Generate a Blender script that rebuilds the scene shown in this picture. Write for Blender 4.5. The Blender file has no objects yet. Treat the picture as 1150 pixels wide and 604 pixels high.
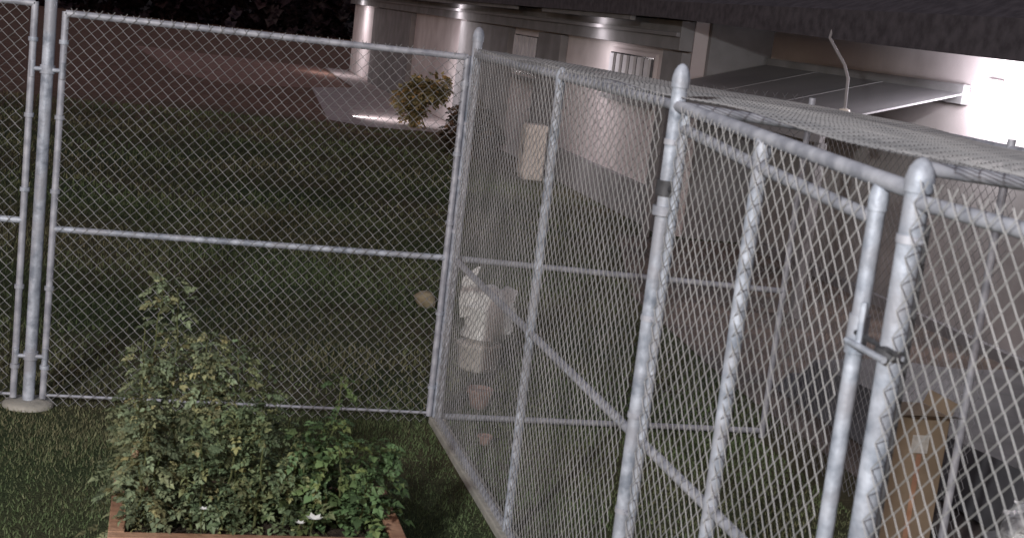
import bpy, math, random
import numpy as np
from mathutils import Vector, Matrix
random.seed(7); rng=np.random.default_rng(7)
S=bpy.context.scene
COL=S.collection
# ---------------------------------------------------------------- materials
def newmat(name):
    m=bpy.data.materials.new(name); m.use_nodes=True
    nt=m.node_tree; b=nt.nodes['Principled BSDF']
    return m,nt,b
def noisy(name,c1,c2,scale=5,rough=.8,metal=0,bump=0,detail=6,bscale=None,spec=.3,lo=.35,hi=.65,c3=None,s3=1.0):
    m,nt,b=newmat(name); N=nt.nodes; L=nt.links
    tc=N.new('ShaderNodeTexCoord'); n=N.new('ShaderNodeTexNoise'); n.inputs['Scale'].default_value=scale; n.inputs['Detail'].default_value=detail
    L.new(tc.outputs['Object'],n.inputs['Vector'])
    r=N.new('ShaderNodeValToRGB'); r.color_ramp.elements[0].position=lo; r.color_ramp.elements[1].position=hi
    r.color_ramp.elements[0].color=(*c1,1); r.color_ramp.elements[1].color=(*c2,1)
    L.new(n.outputs['Fac'],r.inputs['Fac']); out=r.outputs['Color']
    if c3:
        n3=N.new('ShaderNodeTexNoise'); n3.inputs['Scale'].default_value=s3; n3.inputs['Detail'].default_value=4
        L.new(tc.outputs['Object'],n3.inputs['Vector'])
        r3=N.new('ShaderNodeValToRGB'); r3.color_ramp.elements[0].position=.45; r3.color_ramp.elements[1].position=.62
        L.new(n3.outputs['Fac'],r3.inputs['Fac'])
        mx=N.new('ShaderNodeMixRGB'); L.new(r3.outputs['Color'],mx.inputs['Fac']); L.new(out,mx.inputs[1]); mx.inputs[2].default_value=(*c3,1)
        out=mx.outputs['Color']
    L.new(out,b.inputs['Base Color'])
    b.inputs['Roughness'].default_value=rough; b.inputs['Metallic'].default_value=metal
    b.inputs['Specular IOR Level'].default_value=spec
    if bump:
        n2=N.new('ShaderNodeTexNoise'); n2.inputs['Scale'].default_value=bscale or scale*4; n2.inputs['Detail'].default_value=5
        L.new(tc.outputs['Object'],n2.inputs['Vector'])
        bp=N.new('ShaderNodeBump'); bp.inputs['Strength'].default_value=bump; bp.inputs['Distance'].default_value=.02
        L.new(n2.outputs['Fac'],bp.inputs['Height']); L.new(bp.outputs['Normal'],b.inputs['Normal'])
    return m
def emis(name,c,s):
    m,nt,b=newmat(name); b.inputs['Emission Color'].default_value=(*c,1); b.inputs['Emission Strength'].default_value=s
    return m
def leafmat(name,rough=.55):
    m,nt,b=newmat(name); N=nt.nodes;L=nt.links
    a=N.new('ShaderNodeAttribute'); a.attribute_name='col'
    L.new(a.outputs['Color'],b.inputs['Base Color']); b.inputs['Roughness'].default_value=rough; b.inputs['Specular IOR Level'].default_value=.25
    return m
M_post=noisy('galvanized_steel',(.24,.27,.33),(.54,.58,.67),scale=16,rough=.55,metal=.2,bump=.15,detail=8,bscale=60,spec=.4,c3=(.36,.37,.42),s3=6)
M_rail=noisy('galvanized_rail',(.28,.29,.34),(.48,.49,.55),scale=14,rough=.55,metal=.2,spec=.4)
M_wire=noisy('galvanized_wire',(.27,.27,.275),(.44,.435,.445),scale=3,rough=.6,metal=.1,spec=.3)
M_rwire=noisy('darker_wire',(.17,.17,.185),(.27,.265,.28),scale=3,rough=.7,metal=.1,spec=.2)  # darker wire tone for the kennel's rear, side and roof mesh
M_dark=noisy('dark_steel',(.05,.05,.055),(.10,.10,.11),scale=20,rough=.6,metal=.4)
M_conc=noisy('concrete',(.30,.29,.26),(.42,.40,.36),scale=9,rough=.9,bump=.4)
M_path=noisy('path_concrete',(.32,.28,.28),(.44,.39,.39),scale=3,rough=.9)
M_dirt=noisy('dirt',(.20,.115,.09),(.30,.18,.145),scale=2.5,rough=.95,bump=.5)
M_patio=noisy('patio_paving',(.10,.08,.07),(.17,.135,.115),scale=2.5,rough=.9,bump=.3,c3=(.085,.075,.07),s3=.8)
M_wallw=noisy('painted_wall',(.52,.48,.49),(.66,.62,.635),scale=1.6,rough=.8,bump=.15,bscale=40,c3=(.47,.42,.435),s3=.5)
M_wallg=noisy('grey_paint',(.17,.168,.175),(.24,.237,.25),scale=2,rough=.8,bump=.1,bscale=30)
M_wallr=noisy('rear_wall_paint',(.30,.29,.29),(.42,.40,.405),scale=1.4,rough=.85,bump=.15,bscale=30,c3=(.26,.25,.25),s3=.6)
M_awn=noisy('sheet_metal',(.20,.195,.21),(.26,.255,.27),scale=.8,rough=.8)
M_roof=noisy('roof_shingle',(.045,.040,.048),(.080,.073,.085),scale=9,rough=.9,bump=.15)
M_glass=noisy('window_glass',(.03,.035,.04),(.05,.05,.06),scale=1,rough=.15,spec=.6)
M_louv=noisy('shutter_paint',(.48,.48,.52),(.6,.6,.64),scale=4,rough=.6)
M_wood=noisy('cedar_board',(.34,.18,.11),(.50,.30,.20),scale=7,rough=.75,bump=.4,c3=(.28,.15,.10),s3=3)
M_soil=noisy('soil',(.03,.02,.015),(.07,.05,.035),scale=20,rough=1,bump=.8)
M_card=noisy('cardboard',(.18,.135,.095),(.25,.19,.135),scale=4,rough=.85)
M_label=noisy('paper_label',(.34,.32,.30),(.5,.48,.46),scale=30,rough=.7)
M_tarp=noisy('dark_tarp',(.06,.06,.065),(.10,.10,.11),scale=3,rough=.6,bump=.5,bscale=6)
M_bag=noisy('white_plastic',(.74,.74,.73),(.84,.84,.82),scale=4,rough=.4,bump=.3,bscale=8,spec=.5)
M_bin=noisy('beige_plastic',(.58,.54,.50),(.68,.64,.60),scale=3,rough=.5)
M_terr=noisy('terracotta',(.30,.20,.17),(.38,.26,.22),scale=8,rough=.85)
M_rock=noisy('rock',(.24,.20,.13),(.40,.35,.24),scale=8,rough=.9,bump=.5)
M_bark=noisy('stem',(.07,.09,.03),(.13,.13,.06),scale=30,rough=.8)
M_leaf=leafmat('leaf'); M_blade=leafmat('grass_blade',.7)
M_tom=noisy('ripe_fruit',(.40,.24,.16),(.48,.32,.22),scale=9,rough=.5,spec=.3)
M_lamp=emis('lamp_lens',(1,.95,.98),60)
M_cwrap=noisy('clear_plastic',(.35,.36,.38),(.6,.61,.64),scale=14,rough=.18,bump=1,bscale=16,spec=.7,c3=(.12,.12,.13),s3=9)
M_ground,nt,b=newmat('lawn'); N=nt.nodes;L=nt.links
tc=N.new('ShaderNodeTexCoord')
def nz(s,d=5):
    n=N.new('ShaderNodeTexNoise'); n.inputs['Scale'].default_value=s; n.inputs['Detail'].default_value=d; L.new(tc.outputs['Object'],n.inputs['Vector']); return n.outputs['Fac']
def ramp(fac,stops):
    r=N.new('ShaderNodeValToRGB'); e=r.color_ramp.elements
    e[0].position=stops[0][0]; e[0].color=(*stops[0][1],1); e[1].position=stops[-1][0]; e[1].color=(*stops[-1][1],1)
    for s in stops[1:-1]:
        x=e.new(s[0]); x.color=(*s[1],1)
    L.new(fac,r.inputs['Fac']); return r.outputs['Color']
fine=ramp(nz(40,8),[(.3,(.034,.048,.026)),(.7,(.072,.092,.047))])
mid=ramp(nz(.55,4),[(.4,(0,0,0)),(.62,(1,1,1))])
mx=N.new('ShaderNodeMixRGB'); L.new(mid,mx.inputs['Fac']); L.new(fine,mx.inputs[1]); L.new(ramp(nz(25,8),[(.3,(.06,.055,.034)),(.7,(.11,.098,.062))]),mx.inputs[2])
sp=N.new('ShaderNodeSeparateXYZ'); L.new(tc.outputs['Object'],sp.inputs[0])
ad=N.new('ShaderNodeMath'); ad.operation='MULTIPLY_ADD'; L.new(nz(.25,3),ad.inputs[0]); ad.inputs[1].default_value=14; L.new(sp.outputs['Y'],ad.inputs[2])
mr=N.new('ShaderNodeMapRange'); mr.inputs['From Min'].default_value=22; mr.inputs['From Max'].default_value=32; L.new(ad.outputs[0],mr.inputs['Value'])
mx2=N.new('ShaderNodeMixRGB'); L.new(mr.outputs[0],mx2.inputs['Fac']); L.new(mx.outputs[0],mx2.inputs[1]); L.new(ramp(nz(3,6),[(.3,(.14,.09,.07)),(.7,(.22,.145,.115))]),mx2.inputs[2])
L.new(mx2.outputs[0],b.inputs['Base Color']); b.inputs['Roughness'].default_value=1; b.inputs['Specular IOR Level'].default_value=.05
bp=N.new('ShaderNodeBump'); bp.inputs['Strength'].default_value=.8; bp.inputs['Distance'].default_value=.03; L.new(nz(60,6),bp.inputs['Height']); L.new(bp.outputs[0],b.inputs['Normal'])
# ---------------------------------------------------------------- mesh builder
class MB:
    def __init__(s): s.v=[];s.f=[];s.m=[];s.mats=[];s.c=[]
    def mi(s,m):
        if m not in s.mats: s.mats.append(m)
        return s.mats.index(m)
    def add(s,vs,fs,m,col=None):
        o=len(s.v); s.v+= [tuple(v) for v in vs]; k=s.mi(m)
        s.f+=[tuple(i+o for i in f) for f in fs]; s.m+=[k]*len(fs)
        if col is not None: s.c+=[col]*len(vs)
    def box(s,x0,x1,y0,y1,z0,z1,m):
        vs=[(x,y,z) for z in(z0,z1) for y in(y0,y1) for x in(x0,x1)]
        s.add(vs,[(0,2,3,1),(4,5,7,6),(0,1,5,4),(2,6,7,3),(0,4,6,2),(1,3,7,5)],m)
    def quad(s,a,b,c,d,m): s.add([a,b,c,d],[(0,1,2,3)],m)
    def tube(s,pts,r,m,n=12,cap=True,rs=None):
        pts=[Vector(p) for p in pts]; vs=[];fs=[]
        t0=(pts[1]-pts[0]).normalized(); a=t0.orthogonal().normalized()
        for i,p in enumerate(pts):
            t=((pts[min(i+1,len(pts)-1)]-pts[max(i-1,0)])).normalized()
            a=(a-t*a.dot(t)).normalized(); bb=t.cross(a); rr=rs[i] if rs else r
            for k in range(n):
                an=2*math.pi*k/n; vs.append(p+a*math.cos(an)*rr+bb*math.sin(an)*rr)
        for i in range(len(pts)-1):
            for k in range(n):
                k2=(k+1)%n; fs.append((i*n+k,i*n+k2,(i+1)*n+k2,(i+1)*n+k))
        if cap: fs.append(tuple(range(n))[::-1]); fs.append(tuple((len(pts)-1)*n+k for k in range(n)))
        s.add(vs,fs,m)
    def lathe(s,prof,c,m,n=20,axis='z'):
        vs=[];fs=[]
        for (r,z) in prof:
            for k in range(n):
                an=2*math.pi*k/n
                vs.append((c[0]+r*math.cos(an),c[1]+r*math.sin(an),c[2]+z))
        for i in range(len(prof)-1):
            for k in range(n):
                k2=(k+1)%n; fs.append((i*n+k,i*n+k2,(i+1)*n+k2,(i+1)*n+k))
        s.add(vs,fs,m)
    def obj(s,name,parent=None,smooth=False,bevel=0):
        me=bpy.data.meshes.new(name); me.from_pydata(s.v,[],s.f)
        for m in s.mats: me.materials.append(m)
        me.polygons.foreach_set('material_index',s.m)
        me.polygons.foreach_set('use_smooth',[bool(smooth)]*len(s.f))
        if s.c:
            a=me.color_attributes.new('col','FLOAT_COLOR','POINT'); a.data.foreach_set('color',np.array([(*c,1) for c in s.c],dtype='f').ravel())
        me.update(); o=bpy.data.objects.new(name,me); COL.objects.link(o)
        if smooth:
            try: me.set_sharp_from_angle(angle=math.radians(45))
            except Exception: pass
        if bevel:
            md=o.modifiers.new('b','BEVEL'); md.width=bevel; md.segments=2; md.limit_method='ANGLE'
        if parent: o.parent=parent
        return o
def empty(name):
    e=bpy.data.objects.new(name,None); e.empty_display_size=.2; COL.objects.link(e); return e
# ---------------------------------------------------------------- chain-link
W=.072
def chainmesh(mb,O,U,V,width,height,n,r=.0022,top=True,m=M_wire,H=None,sag=0,bow=.008):
    """woven zig-zag wires.  U along, V up, n = normal"""
    H=H or W
    O=np.array(O,float);U=np.array(U,float);V=np.array(V,float);n=np.array(n,float)
    nw=int(width/(W/2)); npnt=int(height/(H/2))+1
    verts=[];faces=[];o=0
    ang=np.array([0,2*math.pi/3,4*math.pi/3])
    for k in range(nw):
        zs=np.arange(npnt)*(H/2)
        side=(np.arange(npnt)+k)%2
        xs=(k+side)*(W/2)+np.where(side==1,1,-1)*r*.9
        xs=xs+.0012*math.sin(k*1.7)
        off=np.where(side==1,1,-1)*r*.9
        xd=xs+.006*np.sin(zs*1.9+xs*1.3); zd=zs+.005*np.sin(xs*2.7+zs*.8)
        P=O+np.outer(xd,U)+np.outer(zd,V)+np.outer(off,n)
        wob=bow*np.sin(xs*2.1+k*.01)*np.sin(zs*2.6+1)
        if sag: wob=wob+sag*np.sin(xs*1.7+.6*np.sin(zs*2))*np.sin(zs*2.1+.5)+sag*.4*np.sin(xs*4.3+zs*3)
        P=P+np.outer(wob,n)
        if top:
            last=P[-1]; d=(1 if side[-1]==0 else -1)
            j=.004*math.sin(k*2.9)
            P=np.vstack([P,last+V*.014+U*.010*d, last+V*(.028+j)+U*(.018*d+j)])
        c=len(P)
        ring=(np.cos(ang)[:,None]*U*1.0+np.sin(ang)[:,None]*n)*r*1.15
        vv=(P[:,None,:]+ring[None,:,:]).reshape(-1,3)
        verts.append(vv)
        i=np.arange(c-1)[:,None]*3; kk=np.arange(3)[None,:]; k2=(kk+1)%3
        f=np.stack([o+i+kk,o+i+k2,o+i+3+k2,o+i+3+kk],axis=-1).reshape(-1,4)
        faces.append(f); o+=c*3
    v=np.vstack(verts); f=np.vstack(faces)
    mb.add(v.tolist(),f.tolist(),m)
def cap(mb,x,y,z,r,m=M_post):
    mb.lathe([(r*1.16,-.035),(r*1.18,0),(r*1.1,.012),(r*.95,.03),(r*.6,.048),(r*.3,.055),(.0005,.058)],(x,y,z),m,16)
def band(mb,x,y,z,r,d=(0,-1)):
    mb.lathe([(r+.001,-.011),(r+.004,-.011),(r+.004,.011),(r+.001,.011)],(x,y,z),M_rail,16)
    mb.tube([(x+d[0]*(r),y+d[1]*r,z),(x+d[0]*(r+.03),y+d[1]*(r+.03),z)],.007,M_rail,8)
HT=2.44
def gate(name,x0,x1,y,z0,z1,mid):
    e=empty(name); fr=MB(); R=.021
    for x in(x0,x1): fr.tube([(x,y,z0),(x,y,z1)],R,M_rail,12)
    fr.tube([(x0,y,z1-.01),(x1,y,z1-.01)],R,M_rail,12)
    fr.tube([(x0,y,z0+.02),(x1,y,z0+.02)],R*.45,M_rail,12)
    fr.tube([(x0,y,mid),(x1,y,mid)],R*.95,M_post,12)
    n=int((x1-x0)/.30)
    for i in range(1,n):
        for z in (z1-.01,mid):
            fr.lathe([(R+.002,-.003),(R+.004,0),(R+.002,.003)],(x0+(x1-x0)*i/n+.01*math.sin(i),y,z),M_rail,8)
    for z in (.25,.75,1.35,1.8,2.25):
        for x in (x0,x1):
            fr.lathe([(R+.001,-.012),(R+.008,-.012),(R+.008,.012),(R+.001,.012)],(x,y,z),M_post,12)
    fr.obj('frame',e,True)
    w=MB(); chainmesh(w,(x0+.015,y-.022,z0-.04),(1,0,0),(0,0,1),x1-x0-.03,z1-z0+.06,(0,-1,0),m=M_wire,r=.0025); w.obj('wire_mesh',e,True)
    return e
gate('chain_link_gate',-2.505,-.055,0,.05,2.43,1.12)
gate('chain_link_gate',-5.0,-2.68,0,.05,2.47,1.16)
p=empty('fence_post'); q=MB()
q.tube([(-2.59,0,-.05),(-2.59,0,2.95)],.036,M_post,20); cap(q,-2.59,0,2.95,.036); q.obj('post',p,True)
q=MB()
for z in (.32,2.08,):
    for d in (-1,1):
        q.tube([(-2.59+d*.03,-.02,z),(-2.59+d*.085,-.02,z)],.013,M_post,10)
        q.tube([(-2.59+d*.085,-.02,z-.05),(-2.59+d*.085,-.02,z+.05)],.017,M_post,10)
    q.lathe([(.038,-.025),(.044,-.025),(.044,.025),(.038,.025)],(-2.59,0,z),M_post,16)
q.obj('hinges',p,True)
q=MB(); q.lathe([(.15,-.05),(.155,.012),(.14,.03),(.06,.038),(.03,.04)],(-2.59,0,0),M_conc,22); q.obj('footing',p,True)
def post(x,y,h,r,name='fence_post',bands=(),d=(0,-1)):
    e=empty(name); q=MB(); q.tube([(x,y,-.05),(x,y,h)],r,M_post,20); cap(q,x,y,h,r); q.obj('post',e,True)
    if bands:
        q=MB()
        for z in bands: band(q,x,y,z,r,d)
        q.obj('bands',e,True)
    return e
post(0,0,2.56,.032,bands=(.3,.62,.95,1.3,1.65,2.0,2.3))
post(0,-2.05,2.43,.024)
post(0,-3.75,2.545,.030,bands=(.4,.8,1.2,1.6,2.3))
post(0,-5.62,2.41,.034,bands=(.5,1.0,1.94,2.25))
post(0,-7.6,2.44,.032)
e=empty('chain_link_fence'); q=MB()
q.tube([(0,0,HT),(0,-3.75,HT)],.021,M_rail,12)
q.tube([(.0,0,1.12),(0,-3.75,1.12)],.020,M_rail,12)
q.tube([(0,0,.05),(0,-3.75,.05)],.019,M_rail,12)
q.tube([(0,-.075,.05),(0,-.075,2.38)],.019,M_rail,12)
for i in range(14):
    y=-.2-i*.26
    for z in (HT,1.12): q.lathe([(.023,-.003),(.026,0),(.023,.003)],(0,y,z),M_post,8)
q.obj('rails',e,True)
w=MB(); chainmesh(w,(-.026,-.04,.04),(0,-1,0),(0,0,1),3.66,2.43,(-1,0,0),r=.0021); w.obj('wire_mesh',e,True)
e=empty('chain_link_gate'); q=MB(); R=.021
ys=(-3.86,-4.60,-5.42)
tops=(2.42,2.37,2.33)
for y,t,rr in zip(ys,tops,(.018,.026,.024)):
    q.tube([(0,y,.05),(0,y,t)],rr,M_post,16)
    if t<2.4: cap(q,0,y,t,rr)
q.tube([(0,ys[0],2.36),(0,ys[1],2.31),(0,ys[2],2.27)],R,M_rail,12)
for z in (1.12,.07): q.tube([(0,ys[0],z),(0,ys[2],z)],R*.95,M_rail,12)
q.obj('frame',e,True)
w=MB(); chainmesh(w,(-.026,ys[0],.07),(0,-1,-.045),(0,0,1),1.55,2.34,(-1,0,0),r=.0020); w.obj('wire_mesh',e,True)
q=MB()
for z in (.45,2.12):
    q.lathe([(.034,-.03),(.041,-.03),(.041,.03),(.034,.03)],(0,-3.75,z),M_dark if z>2 else M_post,16)
    q.tube([(0,-3.80,z),(0,-3.87,z)],.014,M_dark,8)
q.lathe([(.034,-.018),(.044,-.018),(.044,.018),(.034,.018)],(0,-3.75,2.03),M_rail,16)
q.tube([(0,-5.42,2.0),(0,-5.42,1.89)],.03,M_post,14)
q.tube([(-.02,-5.45,1.955),(-.03,-5.70,1.955)],.008,M_dark,8)
q.tube([(-.04,-5.44,1.93),(-.045,-5.665,1.93)],.010,M_post,8)
q.tube([(-.035,-5.50,1.93),(-.035,-5.50,2.05)],.010,M_post,8)
q.lathe([(.037,-.014),(.045,-.014),(.045,.014),(.037,.014)],(0,-5.62,1.94),M_dark,16)
q.obj('latch',e,True)
e=empty('chain_link_fence'); q=MB()
q.tube([(0,-3.75,2.44),(0,-5.62,2.375)],.024,M_rail,12)
q.tube([(0,-5.62,2.35),(0,-7.6,2.38)],.021,M_rail,12)
q.tube([(0,-5.62,1.12),(0,-7.6,1.12)],.020,M_rail,12)
q.tube([(0,-5.70,.05),(0,-5.70,2.3)],.006,M_dark,8)
q.obj('rails',e,True)
w=MB(); chainmesh(w,(-.028,-5.66,.04),(0,-1,0),(0,0,1),1.9,2.34,(-1,0,0),r=.0019); w.obj('wire_mesh',e,True)
KX=2.35
e=empty('chain_link_fence'); q=MB()
q.tube([(0,0,HT-.02),(KX,0,2.33)],.021,M_rail,12)
q.tube([(0,0,1.12),(KX,0,1.06)],.020,M_rail,12); q.tube([(0,0,.05),(KX,0,.05)],.02,M_rail,12)
q.tube([(KX,0,0),(KX,0,2.4)],.022,M_rail,16); q.obj('rails',e,True)
w=MB(); chainmesh(w,(.03,.022,.04),(1,0,0),(0,0,1),KX-.06,2.34,(0,-1,0),m=M_rwire,r=.0019); w.obj('wire_mesh',e,True)
e=empty('chain_link_fence'); q=MB()
q.tube([(KX,0,2.33),(KX,-7.6,2.33)],.021,M_rail,12)
for y in (-2.4,-7.6): q.tube([(KX,y,0),(KX,y,2.38)],.022,M_rail,16)
q.obj('rails',e,True)
w=MB(); chainmesh(w,(KX+.025,0,.04),(0,-1,0),(0,0,1),2.5,2.28,(-1,0,0),m=M_rwire,r=.0018); w.obj('wire_mesh',e,True)
e=empty('kennel_roof'); 
w=MB(); sl=(2.33-2.46)/KX
chainmesh(w,(0,-7.6,2.475),(0,1,0),(1,0,sl),7.6,KX,(0,0,1),top=False,m=M_rwire,sag=.016,r=.002); w.obj('wire_mesh',e,True)
q=MB()
for y in (-1.9,-3.75,-5.62): q.tube([(0,y,2.44),(KX,y,2.32)],.02,M_rail,12)
q.obj('rafters',e,True)
q=MB(); q.box(-.05,.05,-7.6,.02,-.03,.045,M_conc); q.obj('concrete_curb',bevel=.008)
# ---------------------------------------------------------------- ground
q=MB()
q.quad((-150,-60,0),(150,-60,0),(150,200,0),(-150,200,0),M_ground); q.obj('ground')
def sheet(name,pts,z,m):
    q=MB(); q.add([(x,y,z) for x,y in pts],[tuple(range(len(pts)))],m); return q.obj(name)
sheet('footpath',[(1.75,22.9),(2.6,22.0),(4.95,22.4),(4.95,46),(4.1,46),(3.9,35.5),(2.4,33.5)],.008,M_path)
sheet('dirt_patch',[(-1.5,34),(-.2,31.5),(2.3,33.2),(3.8,35.5),(3.9,46),(-3,48)],.004,M_dirt)
sheet('patio',[(2.6,-7.6),(7,-7.6),(7,9),(4.2,9.2),(3.0,5.0),(2.7,1.5)],.004,M_patio)
def grass(name,x0,x1,y0,y1,num,h0,h1,w,avoid=None,br=1.0):
    x=rng.uniform(x0,x1,num); y=rng.uniform(y0,y1,num)
    den=.5+.5*np.sin(x*3.1+1.3*np.sin(y*2.3))*np.sin(y*3.7+np.sin(x*1.9))
    keep=rng.random(num)<(.45+.55*den)
    if avoid is not None: keep&=~avoid(x,y)
    x=x[keep];y=y[keep];den=den[keep];k=len(x)
    h=rng.uniform(h0,h1,k)*(.7+.5*den); a=rng.uniform(0,2*math.pi,k); lean=rng.uniform(0,.9,k)*h; la=rng.uniform(0,2*math.pi,k)
    b0=np.stack([x-np.cos(a)*w,y-np.sin(a)*w,np.zeros(k)],1); b1=np.stack([x+np.cos(a)*w,y+np.sin(a)*w,np.zeros(k)],1)
    tp=np.stack([x+np.cos(la)*lean,y+np.sin(la)*lean,h],1)
    v=np.stack([b0,b1,tp],1).reshape(-1,3)
    me=bpy.data.meshes.new(name); me.vertices.add(3*k); me.vertices.foreach_set('co',v.ravel())
    me.loops.add(3*k); me.loops.foreach_set('vertex_index',np.arange(3*k)); me.polygons.add(k); me.polygons.foreach_set('loop_start',np.arange(k)*3)
    try: me.polygons.foreach_set('loop_total',np.full(k,3))
    except Exception: pass
    me.update(calc_edges=True)
    dry=np.clip(.3+.6*np.sin(x*1.3+2)*np.sin(y*1.1+x*.7)+.3*np.clip((-x-2)/2,0,1)+rng.normal(0,.3,k),0,1)[:,None]
    g=np.array([.095,.135,.060])*(1-dry)+np.array([.165,.155,.09])*dry
    mow=1+.22*np.sign(np.sin(y*1.55+.12*x))*(y>.3)+.12*np.sin(x*.9+y*.4)
    g=g*(rng.uniform(.5,1.35,k)*mow)[:,None]*br
    c=np.concatenate([g,np.ones((k,1))],1); c=np.repeat(c,3,axis=0).astype('f')
    at=me.color_attributes.new('col','FLOAT_COLOR','POINT'); at.data.foreach_set('color',c.ravel())
    me.materials.append(M_blade); o=bpy.data.objects.new(name,me); COL.objects.link(o); return o
pl=lambda x,y:(x>-2.02)&(x<-.72)&(y>-2.95)&(y<-2.15)
cur=lambda x,y:(abs(x)<.06)
grass('grass',-4.6,2.3,-3.6,.3,120000,.012,.034,.0028,lambda x,y:pl(x,y)|cur(x,y),1.3)
grass('grass',-6,3.2,.2,9,90000,.03,.06,.006,lambda x,y:(x>2.6)&(y<5),.8)
grass('grass',-10,3.9,9,22,40000,.04,.08,.012,None,.8)
# ---------------------------------------------------------------- building
B=empty('stucco_building')
wl=MB()
wl.box(5.0,5.2,9.4,45.5,-.05,2.93,M_wallw); wl.obj('wall',B)
pl_=MB()
for (a,b_) in ((9.42,10.2),(15.6,17.2),(19.6,24.6),(31.7,39.4)):
    pl_.box(4.86,4.997,a,b_,-.05,2.5,M_wallg)
pl_.box(4.8,4.996,9.41,45.4,2.52,2.92,M_wallg)
pl_.box(4.74,4.797,9.41,45.4,2.70,2.76,M_awn)
pl_.box(4.9,4.998,10.21,15.59,-.05,.55,M_wallg)
pl_.obj('pilasters',B,bevel=.01)
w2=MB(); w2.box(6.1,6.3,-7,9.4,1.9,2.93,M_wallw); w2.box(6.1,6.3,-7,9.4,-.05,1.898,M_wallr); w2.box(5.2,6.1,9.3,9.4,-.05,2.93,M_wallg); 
w2.obj('rear_wall',B)
w3=MB()
w3.box(6.02,6.097,-7,9.29,-.05,.12,M_wallg)
w3.obj('trim',B,bevel=.008)
rf=MB()
y0,y1=-8,46.5
rf.add([(4.4,y0,2.95),(4.4,y1,2.95),(10.5,y1,6.0),(10.5,y0,6.0),(4.4,y0,3.13),(4.4,y1,3.13),(10.5,y1,6.18),(10.5,y0,6.18)],
 [(0,1,2,3),(4,7,6,5),(0,4,5,1),(0,3,7,4),(1,5,6,2)],M_roof)
rf.obj('roof',B)
rf=MB(); rf.box(4.42,6.3,y0+.05,y1-.05,2.935,2.948,M_wallg)
rf.add([(4.36,y0,2.72),(4.36,3,2.84),(4.36,9,2.93),(4.36,y1,2.93),(4.36,y0,3.14),(4.36,3,3.14),(4.36,9,3.14),(4.36,y1,3.14),
        (4.398,y0,2.72),(4.398,3,2.84),(4.398,9,2.93),(4.398,y1,2.93)],[(0,4,5,1),(1,5,6,2),(2,6,7,3),(0,1,9,8),(1,2,10,9),(2,3,11,10)],M_roof)
rf.obj('fascia',B)
rf=MB(); pts=[(4.9,-3+ i*.6,3.42+.012*math.sin(i*2)) for i in range(22)]; rf.tube(pts,.012,M_wallg,6); rf.obj('roof_cable',B,True)
aw=MB()
ya,yb=4.2,9.2
aw.add([(6.0,ya,2.47),(4.55,ya,2.05),(4.55,yb,2.05),(6.0,yb,2.47),(6.0,ya,2.45),(4.55,ya,2.03),(4.55,yb,2.03),(6.0,yb,2.45)],[(0,1,2,3),(4,7,6,5),(0,4,5,1),(3,2,6,7),(0,3,7,4),(1,5,6,2)],M_awn)
for y in (5.9,7.6):
    aw.add([(6.0,y,2.478),(4.55,y,2.058),(4.55,y+.02,2.058),(6.0,y+.02,2.478),(6.0,y,2.472),(4.55,y,2.052),(4.55,y+.02,2.052),(6.0,y+.02,2.472)],[(0,1,2,3),(0,4,5,1),(3,2,6,7),(1,5,6,2)],M_awn)
aw.box(4.5,4.56,ya,yb,1.82,2.06,M_awn)
for y in (ya+.05,yb-.1): aw.box(4.52,4.62,y,y+.1,0,1.819,M_wallg)
aw.box(6.001,6.08,ya,yb,2.36,2.56,M_wallg)
aw.obj('awning',B)
def window(y0,y1,z0,z1,x=4.995):
    e=MB(); e.box(x-.05,x,y0,y1,z0,z1,M_wallw)
    e.box(x-.058,x-.052,y0+.06,y1-.06,z0+.06,z1-.06,M_glass)
    k=6
    for i in range(k):
        yy=y0+.08+(y1-y0-.16)*(i+.5)/k; hw=(y1-y0)*.042
        e.box(x-.10,x-.06,yy-hw,yy+hw,z0+.08,z1-.08,M_louv)
    e.box(x-.13,x-.051,y0-.05,y1+.05,z0-.07,z0-.003,M_wallg)
    return e.obj('window',B)
window(17.4,19.4,1.6,2.45); window(10.7,12.9,1.7,2.42)
c=empty('conduit_light'); q=MB()
q.tube([(4.40,4.05,3.0),(4.34,3.98,2.86),(4.34,3.80,2.75),(4.36,3.62,2.62),(4.38,3.55,2.5),(4.38,3.52,2.2)],.016,M_awn,10); q.obj('conduit',c,True)
q=MB(); q.lathe([(.02,.06),(.05,.05),(.065,0),(.065,-.08),(.05,-.1),(.001,-.1)],(4.38,3.52,2.16),M_bin,14); q.obj('housing',c,True)
c=empty('wall_lamp'); q=MB(); LX,LY,LZ=6.0,3.75,2.56
q.box(LX+.02,6.097,LY-.11,LY+.11,LZ-.05,LZ+.09,M_wallw); q.obj('housing',c,bevel=.01)
q=MB(); q.lathe([(.001,-.07),(.06,-.06),(.09,-.02),(.09,.02),(.06,.06),(.001,.07)],(LX-.08,LY,LZ),M_lamp,18); q.obj('lens',c,True)
c=empty('utility_cabinet'); q=MB(); q.box(4.2,4.55,14.6,15.0,0,.95,M_bin); q.obj('body',c,bevel=.02)
q=MB(); q.box(4.17,4.199,14.63,14.97,.08,.89,M_bin); q.box(4.155,4.169,14.68,14.70,.45,.6,M_dark); q.obj('door',c,bevel=.005)
q=MB(); 
q.box(-60,30,95,95.4,0,2.2,M_wallg); q.obj('boundary_wall')
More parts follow.
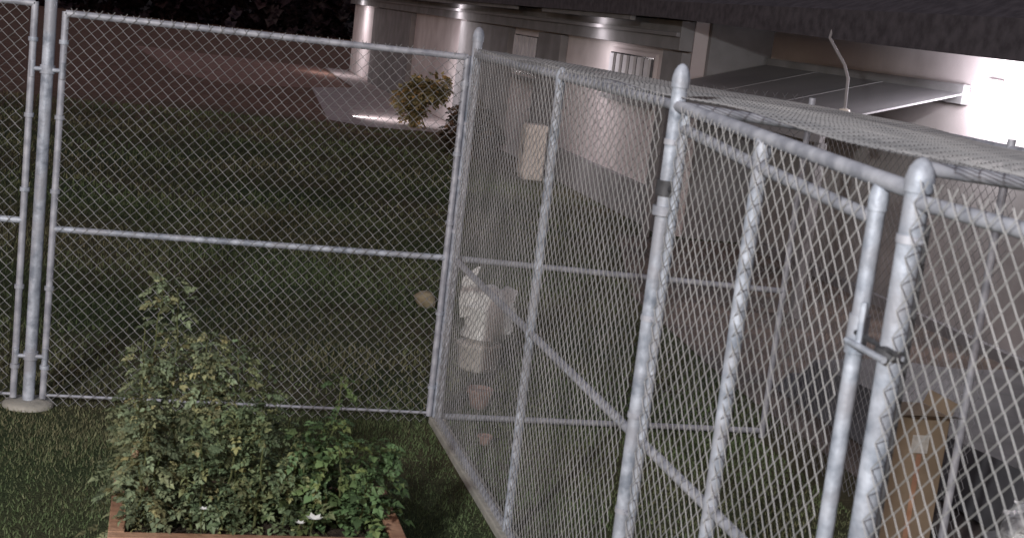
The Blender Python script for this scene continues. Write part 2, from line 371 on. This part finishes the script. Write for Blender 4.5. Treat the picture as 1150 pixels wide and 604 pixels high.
# ---------------------------------------------------------------- foliage
def leaflet(mb,p,d,nrm,L_,w,c,m=M_leaf):
    s=d.cross(nrm).normalized()*w; up=nrm*w*.35
    a=p; b_=p+d*L_*.45+s+up; t=p+d*L_-nrm*L_*.15; e_=p+d*L_*.45-s+up; mid=p+d*L_*.45
    mb.add([a,b_,t,e_,mid],[(0,1,4),(1,2,4),(2,3,4),(3,0,4)],m,c)
def rdir(zb=0):
    v=Vector((random.gauss(0,1),random.gauss(0,1),random.gauss(zb,.7))); return v.normalized()
def frond(mb,p,d,size,base,wr=.28):
    br=random.uniform(.45,1.65); yl=random.random()**3*.7
    c=tuple(max(0,x) for x in (base[0]*br*(1+1.0*yl),base[1]*br*(1+.3*yl),base[2]*br*(1-.05*yl)))
    nrm=(Vector((0,0,1))+rdir()*.7).normalized(); nrm=(nrm-d*nrm.dot(d)).normalized()
    s=d.cross(nrm)
    for i in range(3):
        q=p+d*size*(.25+.25*i)-Vector((0,0,size*.08*i*i))
        for sg in(-1,1):
            leaflet(mb,q,(d*.5+s*sg+rdir()*.25).normalized(),nrm,size*.42*random.uniform(.7,1.1),size*wr*.5,c)
    leaflet(mb,p+d*size*.8-Vector((0,0,size*.3)),(d-Vector((0,0,.5))).normalized(),nrm,size*.5,size*wr*.6,c)
def bushy(mb,st,x,y,z,h,spread,leaf,size,base,wr=.28,rad=.13):
    pts=[Vector((x,y,z))]; n=int(h/.05); dx=random.gauss(0,spread); dy=random.gauss(0,spread*.7)
    for i in range(n):
        pts.append(pts[-1]+Vector((dx*.05+random.gauss(0,.009),dy*.05+random.gauss(0,.009),.05)))
    st.tube(pts,.005,M_bark,5,rs=[.006*(1-.7*i/len(pts)) for i in range(len(pts))])
    for i,p in enumerate(pts):
        t=i/len(pts)
        if random.random()<.12: continue
        for k in range(leaf+random.randint(-1,2)):
            d=rdir(.15); d.z*=.6; d.normalize()
            off=random.random()**.7*(rad*(1-.65*t)) 
            pp=p+d*off+Vector((0,0,random.uniform(-.02,.02)))
            pp.y=max(pp.y,-2.90) if pp.z<.36 else pp.y
            frond(mb,pp,d,size*random.uniform(.6,1.25)*(1-.3*t),base,wr)
G1=(.140,.175,.105); G2=(.105,.145,.08); G3=(.075,.125,.055)
T=empty('tomato_plant'); lf=MB(); st=MB()
for (x,y,h,sp) in [(-1.90,-2.55,.92,.04),(-1.86,-2.5,1.10,.03),(-1.78,-2.5,1.06,.04),(-1.72,-2.55,.88,.06),(-1.86,-2.7,.64,.12),(-1.97,-2.4,.66,.08),(-1.6,-2.4,.76,.08),(-1.52,-2.5,.80,.05),(-1.78,-2.7,.50,.12),(-1.66,-2.72,.42,.1),(-1.9,-2.72,.36,.1),(-1.8,-2.4,.8,.08),(-1.95,-2.75,.5,.1),(-1.66,-2.5,.8,.06)]:
    bushy(lf,st,x,y,.27,h,sp,7,.08,G1)
for (x,y,h,sp) in [(-1.46,-2.5,.84,.06),(-1.40,-2.4,.74,.08),(-1.32,-2.5,.60,.10),(-1.52,-2.7,.50,.1),(-1.38,-2.7,.45,.1),(-1.25,-2.68,.42,.1),(-1.22,-2.42,.46,.1),(-1.15,-2.7,.36,.1),(-1.3,-2.6,.5,.1),(-1.45,-2.62,.6,.1),(-1.6,-2.75,.45,.1)]:
    bushy(lf,st,x,y,.27,h,sp,7,.085,G2)
lf.obj('leaves',T,False); st.obj('stems',T,True)
q=MB(); q.lathe([(.001,-.022),(.015,-.018),(.021,0),(.017,.017),(.001,.02)],(-1.93,-2.74,.63),M_tom,12); q.obj('fruit',T,True)
T=empty('leafy_plant'); lf=MB(); st=MB()
bushy(lf,st,-1.03,-2.4,.27,.66,.03,2,.08,G3,.35,.08)
for (x,y,h,sp) in [(-.98,-2.45,.42,.15),(-.90,-2.55,.36,.2),(-1.05,-2.68,.34,.2),(-.90,-2.72,.26,.2),(-.82,-2.5,.34,.12),(-1.12,-2.55,.40,.1),(-.98,-2.6,.4,.1),(-1.08,-2.45,.44,.08)]:
    bushy(lf,st,x,y,.27,h,sp,5,.115,G3,.34,.15)
lf.obj('leaves',T,False); st.obj('stems',T,True)
P=empty('raised_planter'); q=MB()
X0,X1,Y0,Y1=-2.0,-.72,-2.93,-2.2
for z0,z1 in ((.0,.142),(.147,.29)):
    q.box(X0,X1,Y0,Y0+.035,z0,z1,M_wood); q.box(X0,X1,Y1-.035,Y1,z0,z1,M_wood)
    q.box(X0,X0+.035,Y0+.037,Y1-.037,z0,z1,M_wood); q.box(X1-.035,X1,Y0+.037,Y1-.037,z0,z1,M_wood)
q.box(X0-.02,X1+.02,Y0-.02,Y0+.05,.292,.315,M_wood); q.box(X0-.02,X1+.02,Y1-.05,Y1+.02,.292,.315,M_wood)
q.box(X0-.02,X0+.05,Y0+.052,Y1-.052,.292,.315,M_wood); q.box(X1-.05,X1+.02,Y0+.052,Y1-.052,.292,.315,M_wood)
for x in (X0+.037,X1-.09):
    for y in (Y0+.037,Y1-.09): q.box(x,x+.053,y,y+.053,0,.29,M_wood)
q.obj('boards',P,bevel=.004)
q=MB(); q.box(X0+.04,X1-.04,Y0+.04,Y1-.04,.2,.262,M_soil); q.obj('soil',P)
def flower(x,y,z,s):
    c=empty('white_flower'); q=MB(); q.tube([(x,y+.07,z-.13),(x-.005,y+.03,z-.05),(x,y,z-.005)],.003,M_bark,6)
    for k in range(7):
        a=k*.9; ctr=Vector((x,y,z)); d=Vector((math.cos(a),math.sin(a)*.8-.1,.35)).normalized()
        sd=d.cross(Vector((0,0,1))).normalized()*.013*s
        q.add([ctr,ctr+d*.02*s+sd,ctr+d*.04*s,ctr+d*.02*s-sd],[(0,1,2,3)],M_bag)
    q.obj('bloom',c)
flower(-1.13,-2.87,.39,1.1); flower(-1.19,-2.86,.365,.6); flower(-1.62,-2.86,.42,.5)
def shrub(name,c,rad,hgt,n,size,base):
    e=empty(name); lf=MB(); st=MB()
    cl=[Vector((random.gauss(0,rad*.45),random.gauss(0,rad*.45),random.uniform(.25,.85)*hgt)) for _ in range(9)]
    for q_ in cl: st.tube([Vector(c),Vector(c)+Vector((q_.x*.4,q_.y*.4,q_.z*.5)),Vector(c)+q_],.015,M_bark,6)
    for i in range(n):
        q_=random.choice(cl); d=rdir(); p_=Vector(c)+q_+d*rad*.42*random.random()**.4
        if p_.z<.03: p_.z=.03+random.random()*.1
        frond(lf,p_,d,size*random.uniform(.6,1.3),base,.4)
    lf.obj('leaves',e,False); st.obj('branches',e,True)
shrub('dry_bush',(3.75,23.2,0),.55,1.25,1300,.13,(.24,.22,.11))
shrub('shrub',(3.7,17.6,0),.6,1.0,700,.15,(.06,.05,.035))
def treeline():
    lf=MB()
    for i in range(60):
        x=-62+i*1.45+random.uniform(-.5,.5)
        hh=random.uniform(5,8)
        for k in range(110):
            p_=Vector((x+random.gauss(0,1.1),88+random.gauss(0,1.0),random.uniform(.02,1)*hh)); d=rdir()
            frond(lf,p_,d,1.1,(.016,.011,.016),.6)
    return lf.obj('distant_trees')
treeline()
# ---------------------------------------------------------------- things beyond / in kennel
c=empty('storage_bin'); q=MB()
q.lathe([(.001,0),(.13,0),(.15,.02),(.165,.18),(.175,.19),(.175,.21),(.165,.215),(.001,.22)],(.60,1.5,0),M_bin,20); q.obj('tub',c,True)
c=empty('plastic_bag'); q=MB()
prof=[(.001,.22),(.11,.222),(.19,.27),(.20,.34),(.175,.42),(.19,.50),(.16,.58),(.10,.63),(.05,.66),(.001,.665)]
q.lathe(prof,(.63,1.5,0),M_bag,24)
for sx,hh in ((-.12,.20),(.12,.07)): q.tube([(.63+sx,1.5,.42),(.63+sx*1.1,1.5,.56),(.63+sx*1.2,1.5,.60+hh*.5),(.63+sx*1.0,1.5,.60+hh)],.03,M_bag,10,rs=[.11,.085,.05,.008])
q.v=[(x+.035*math.sin(z*23+x*14)+.012*math.sin(y*60+z*40),y+.03*math.sin(z*27+x*19),z+.015*math.sin(x*30)*(z>.3)) for x,y,z in q.v]
q.obj('bag',c,True)
def pot(x,y,r,h):
    c=empty('plant_pot'); q=MB(); q.lathe([(.001,0),(r*.7,0),(r*.95,h*.8),(r*1.1,h*.8),(r*1.1,h),(r*.92,h),(r*.88,h*.85),(.001,h*.85)],(x,y,0),M_terr,18); q.obj('pot',c,True)
pot(.38,.42,.085,.14); pot(.24,-.42,.045,.06)
q=MB(); q.lathe([(.001,0),(.08,.01),(.105,.05),(.10,.10),(.06,.14),(.001,.15)],(0,0,0),M_rock,12)
q.v=[(x*(1+.2*math.sin(z*30+x*20))+.57,y*(1+.2*math.cos(x*25))+3.67,z) for x,y,z in q.v]; q.obj('rock',None,True)
c=empty('cardboard_box'); q=MB(); bx0,bx1,by0,by1=2.0,2.31,-2.35,-2.05
q.box(bx0,bx1,by0,by1,.01,.86,M_card); q.obj('carton',c,bevel=.006)
q=MB(); q.add([(bx0,by0,.86),(bx1,by0,.86),(bx1+.01,by0-.12,.90),(bx0-.01,by0-.12,.90)],[(0,1,2,3)],M_card)
q.add([(bx1,by0,.86),(bx1,by1,.86),(bx1+.03,by1,.94),(bx1+.03,by0,.94)],[(0,1,2,3)],M_card); q.obj('flaps',c)
q=MB(); q.box(bx0+.10,bx0+.20,by0-.006,by0-.002,.66,.76,M_label); q.box(bx0+.14,bx0+.17,by0-.005,by0-.003,.02,.655,M_wood); q.obj('label',c)
c=empty('covered_pallet'); q=MB()
vs=[];fs=[];nx,ny=22,22
for j in range(ny+1):
    for i in range(nx+1):
        u,v=i/nx,j/ny; ed=min(u,1-u,v,1-v); z=.34*min(1,ed*11)+.02*math.sin(u*9+v*5)+.02*math.sin(v*13)
        vs.append((3.05+2.2*u,-2.2+3.7*v,max(.01,z)))
for j in range(ny):
    for i in range(nx):
        a=j*(nx+1)+i; fs.append((a,a+1,a+nx+2,a+nx+1))
q.add(vs,fs,M_tarp); q.obj('tarp',c,True)
c=empty('plastic_wrap_bundle'); q=MB()
q.lathe([(.001,0),(.20,0),(.25,.26),(.22,.27),(.001,.26)],(2.72,-2.65,0),M_tarp,16)
for k in range(3):
    q.lathe([(.001,-.10),(.10,-.09),(.15,0),(.12,.08),(.001,.11)],(2.62+.11*k,-2.7+.06*(k%2),.36+.03*k),M_cwrap,14)
q.v=[(x+.02*math.sin(z*60),y+.02*math.sin(x*50),z) for x,y,z in q.v]
q.obj('wrap',c,True)
# ---------------------------------------------------------------- lights
def light(name,loc,e,col,r=.08,kind='POINT'):
    l=bpy.data.lights.new(name,kind); l.energy=e; l.color=col
    if kind!='AREA': l.shadow_soft_size=r
    o=bpy.data.objects.new(name,l); o.location=loc; COL.objects.link(o); return o
fl=light('security_floodlight',(-5.6,-11.0,4.8),3500,(.99,1,.98),.2,'SPOT')
fl.data.spot_size=math.radians(110); fl.data.spot_blend=.6
fl.rotation_euler=(Vector((-.8,.6,.3))-Vector(fl.location)).to_track_quat('-Z','Y').to_euler()
light('wall_lamp_light',(5.72,3.6,2.5),85,(1,.94,.98),.1)
def wall_wash(y,ln,en):  # strip light and housing added to brighten the wall bays; no fixture known here
    c=empty('added_wall_wash'); q=MB(); q.box(4.42,4.50,y-ln/2,y+ln/2,2.86,2.93,M_wallg); q.obj('housing',c,bevel=.01)
    o=light('added_wash_light',(4.515,y,2.87),en,(1,.91,.92),kind='AREA'); o.data.shape='RECTANGLE'; o.data.size=.06; o.data.size_y=ln
    o.rotation_euler=Vector((1,0,-.7)).to_track_quat('-Z','Y').to_euler(); o.parent=c
wall_wash(13.0,5.0,45); wall_wash(24.5,14,210); wall_wash(42,5,90)
s=bpy.data.lights.new('moon','SUN'); s.energy=.12; s.angle=math.radians(.5); s.color=(1,.97,.97); so=bpy.data.objects.new('moon',s); COL.objects.link(so)
el=math.radians(35)
dirv=Vector((-math.cos(el)*.55,-math.cos(el)*.8,math.sin(el))).normalized()
so.rotation_euler=(-dirv).to_track_quat('-Z','Y').to_euler()
w=bpy.data.worlds.new('World'); S.world=w; w.use_nodes=True; nt=w.node_tree; bg=nt.nodes['Background']
sk=nt.nodes.new('ShaderNodeTexSky'); sk.sky_type='NISHITA'; sk.sun_disc=False; sk.sun_elevation=el; sk.sun_rotation=math.atan2(dirv.x,dirv.y)
mxw=nt.nodes.new('ShaderNodeMixRGB'); mxw.blend_type='MULTIPLY'; mxw.inputs['Fac'].default_value=1; mxw.inputs[2].default_value=(1,.70,.57,1)
nt.links.new(sk.outputs[0],mxw.inputs[1]); nt.links.new(mxw.outputs[0],bg.inputs['Color']); bg.inputs['Strength'].default_value=.08
# ---------------------------------------------------------------- camera
r=math.radians(6.7);pt=math.radians(9.93);yaw=math.radians(14.6)
Rv=Vector((math.cos(yaw),-math.sin(yaw),0)); Fh=Vector((math.sin(yaw),math.cos(yaw),0))
F=Fh*math.cos(pt)-Vector((0,0,math.sin(pt))); U=Rv.cross(F)
X=Rv*math.cos(r)+U*math.sin(r); Y=-Rv*math.sin(r)+U*math.cos(r); Z=-F
cd=bpy.data.cameras.new('camera'); cam=bpy.data.objects.new('camera',cd); COL.objects.link(cam)
m=Matrix.Identity(4)
for i in range(3): m[i][0]=X[i];m[i][1]=Y[i];m[i][2]=Z[i]
m[0][3],m[1][3],m[2][3]=-1.94,-8.97,2.7
cam.matrix_world=m; cd.sensor_width=36; cd.lens=36*1600/1150; cd.clip_end=500; cd.clip_start=.05
cd.dof.use_dof=True; cd.dof.focus_distance=16; cd.dof.aperture_fstop=5.6
S.camera=cam
S.view_settings.view_transform='Standard'; S.view_settings.look='None'; S.view_settings.exposure=0
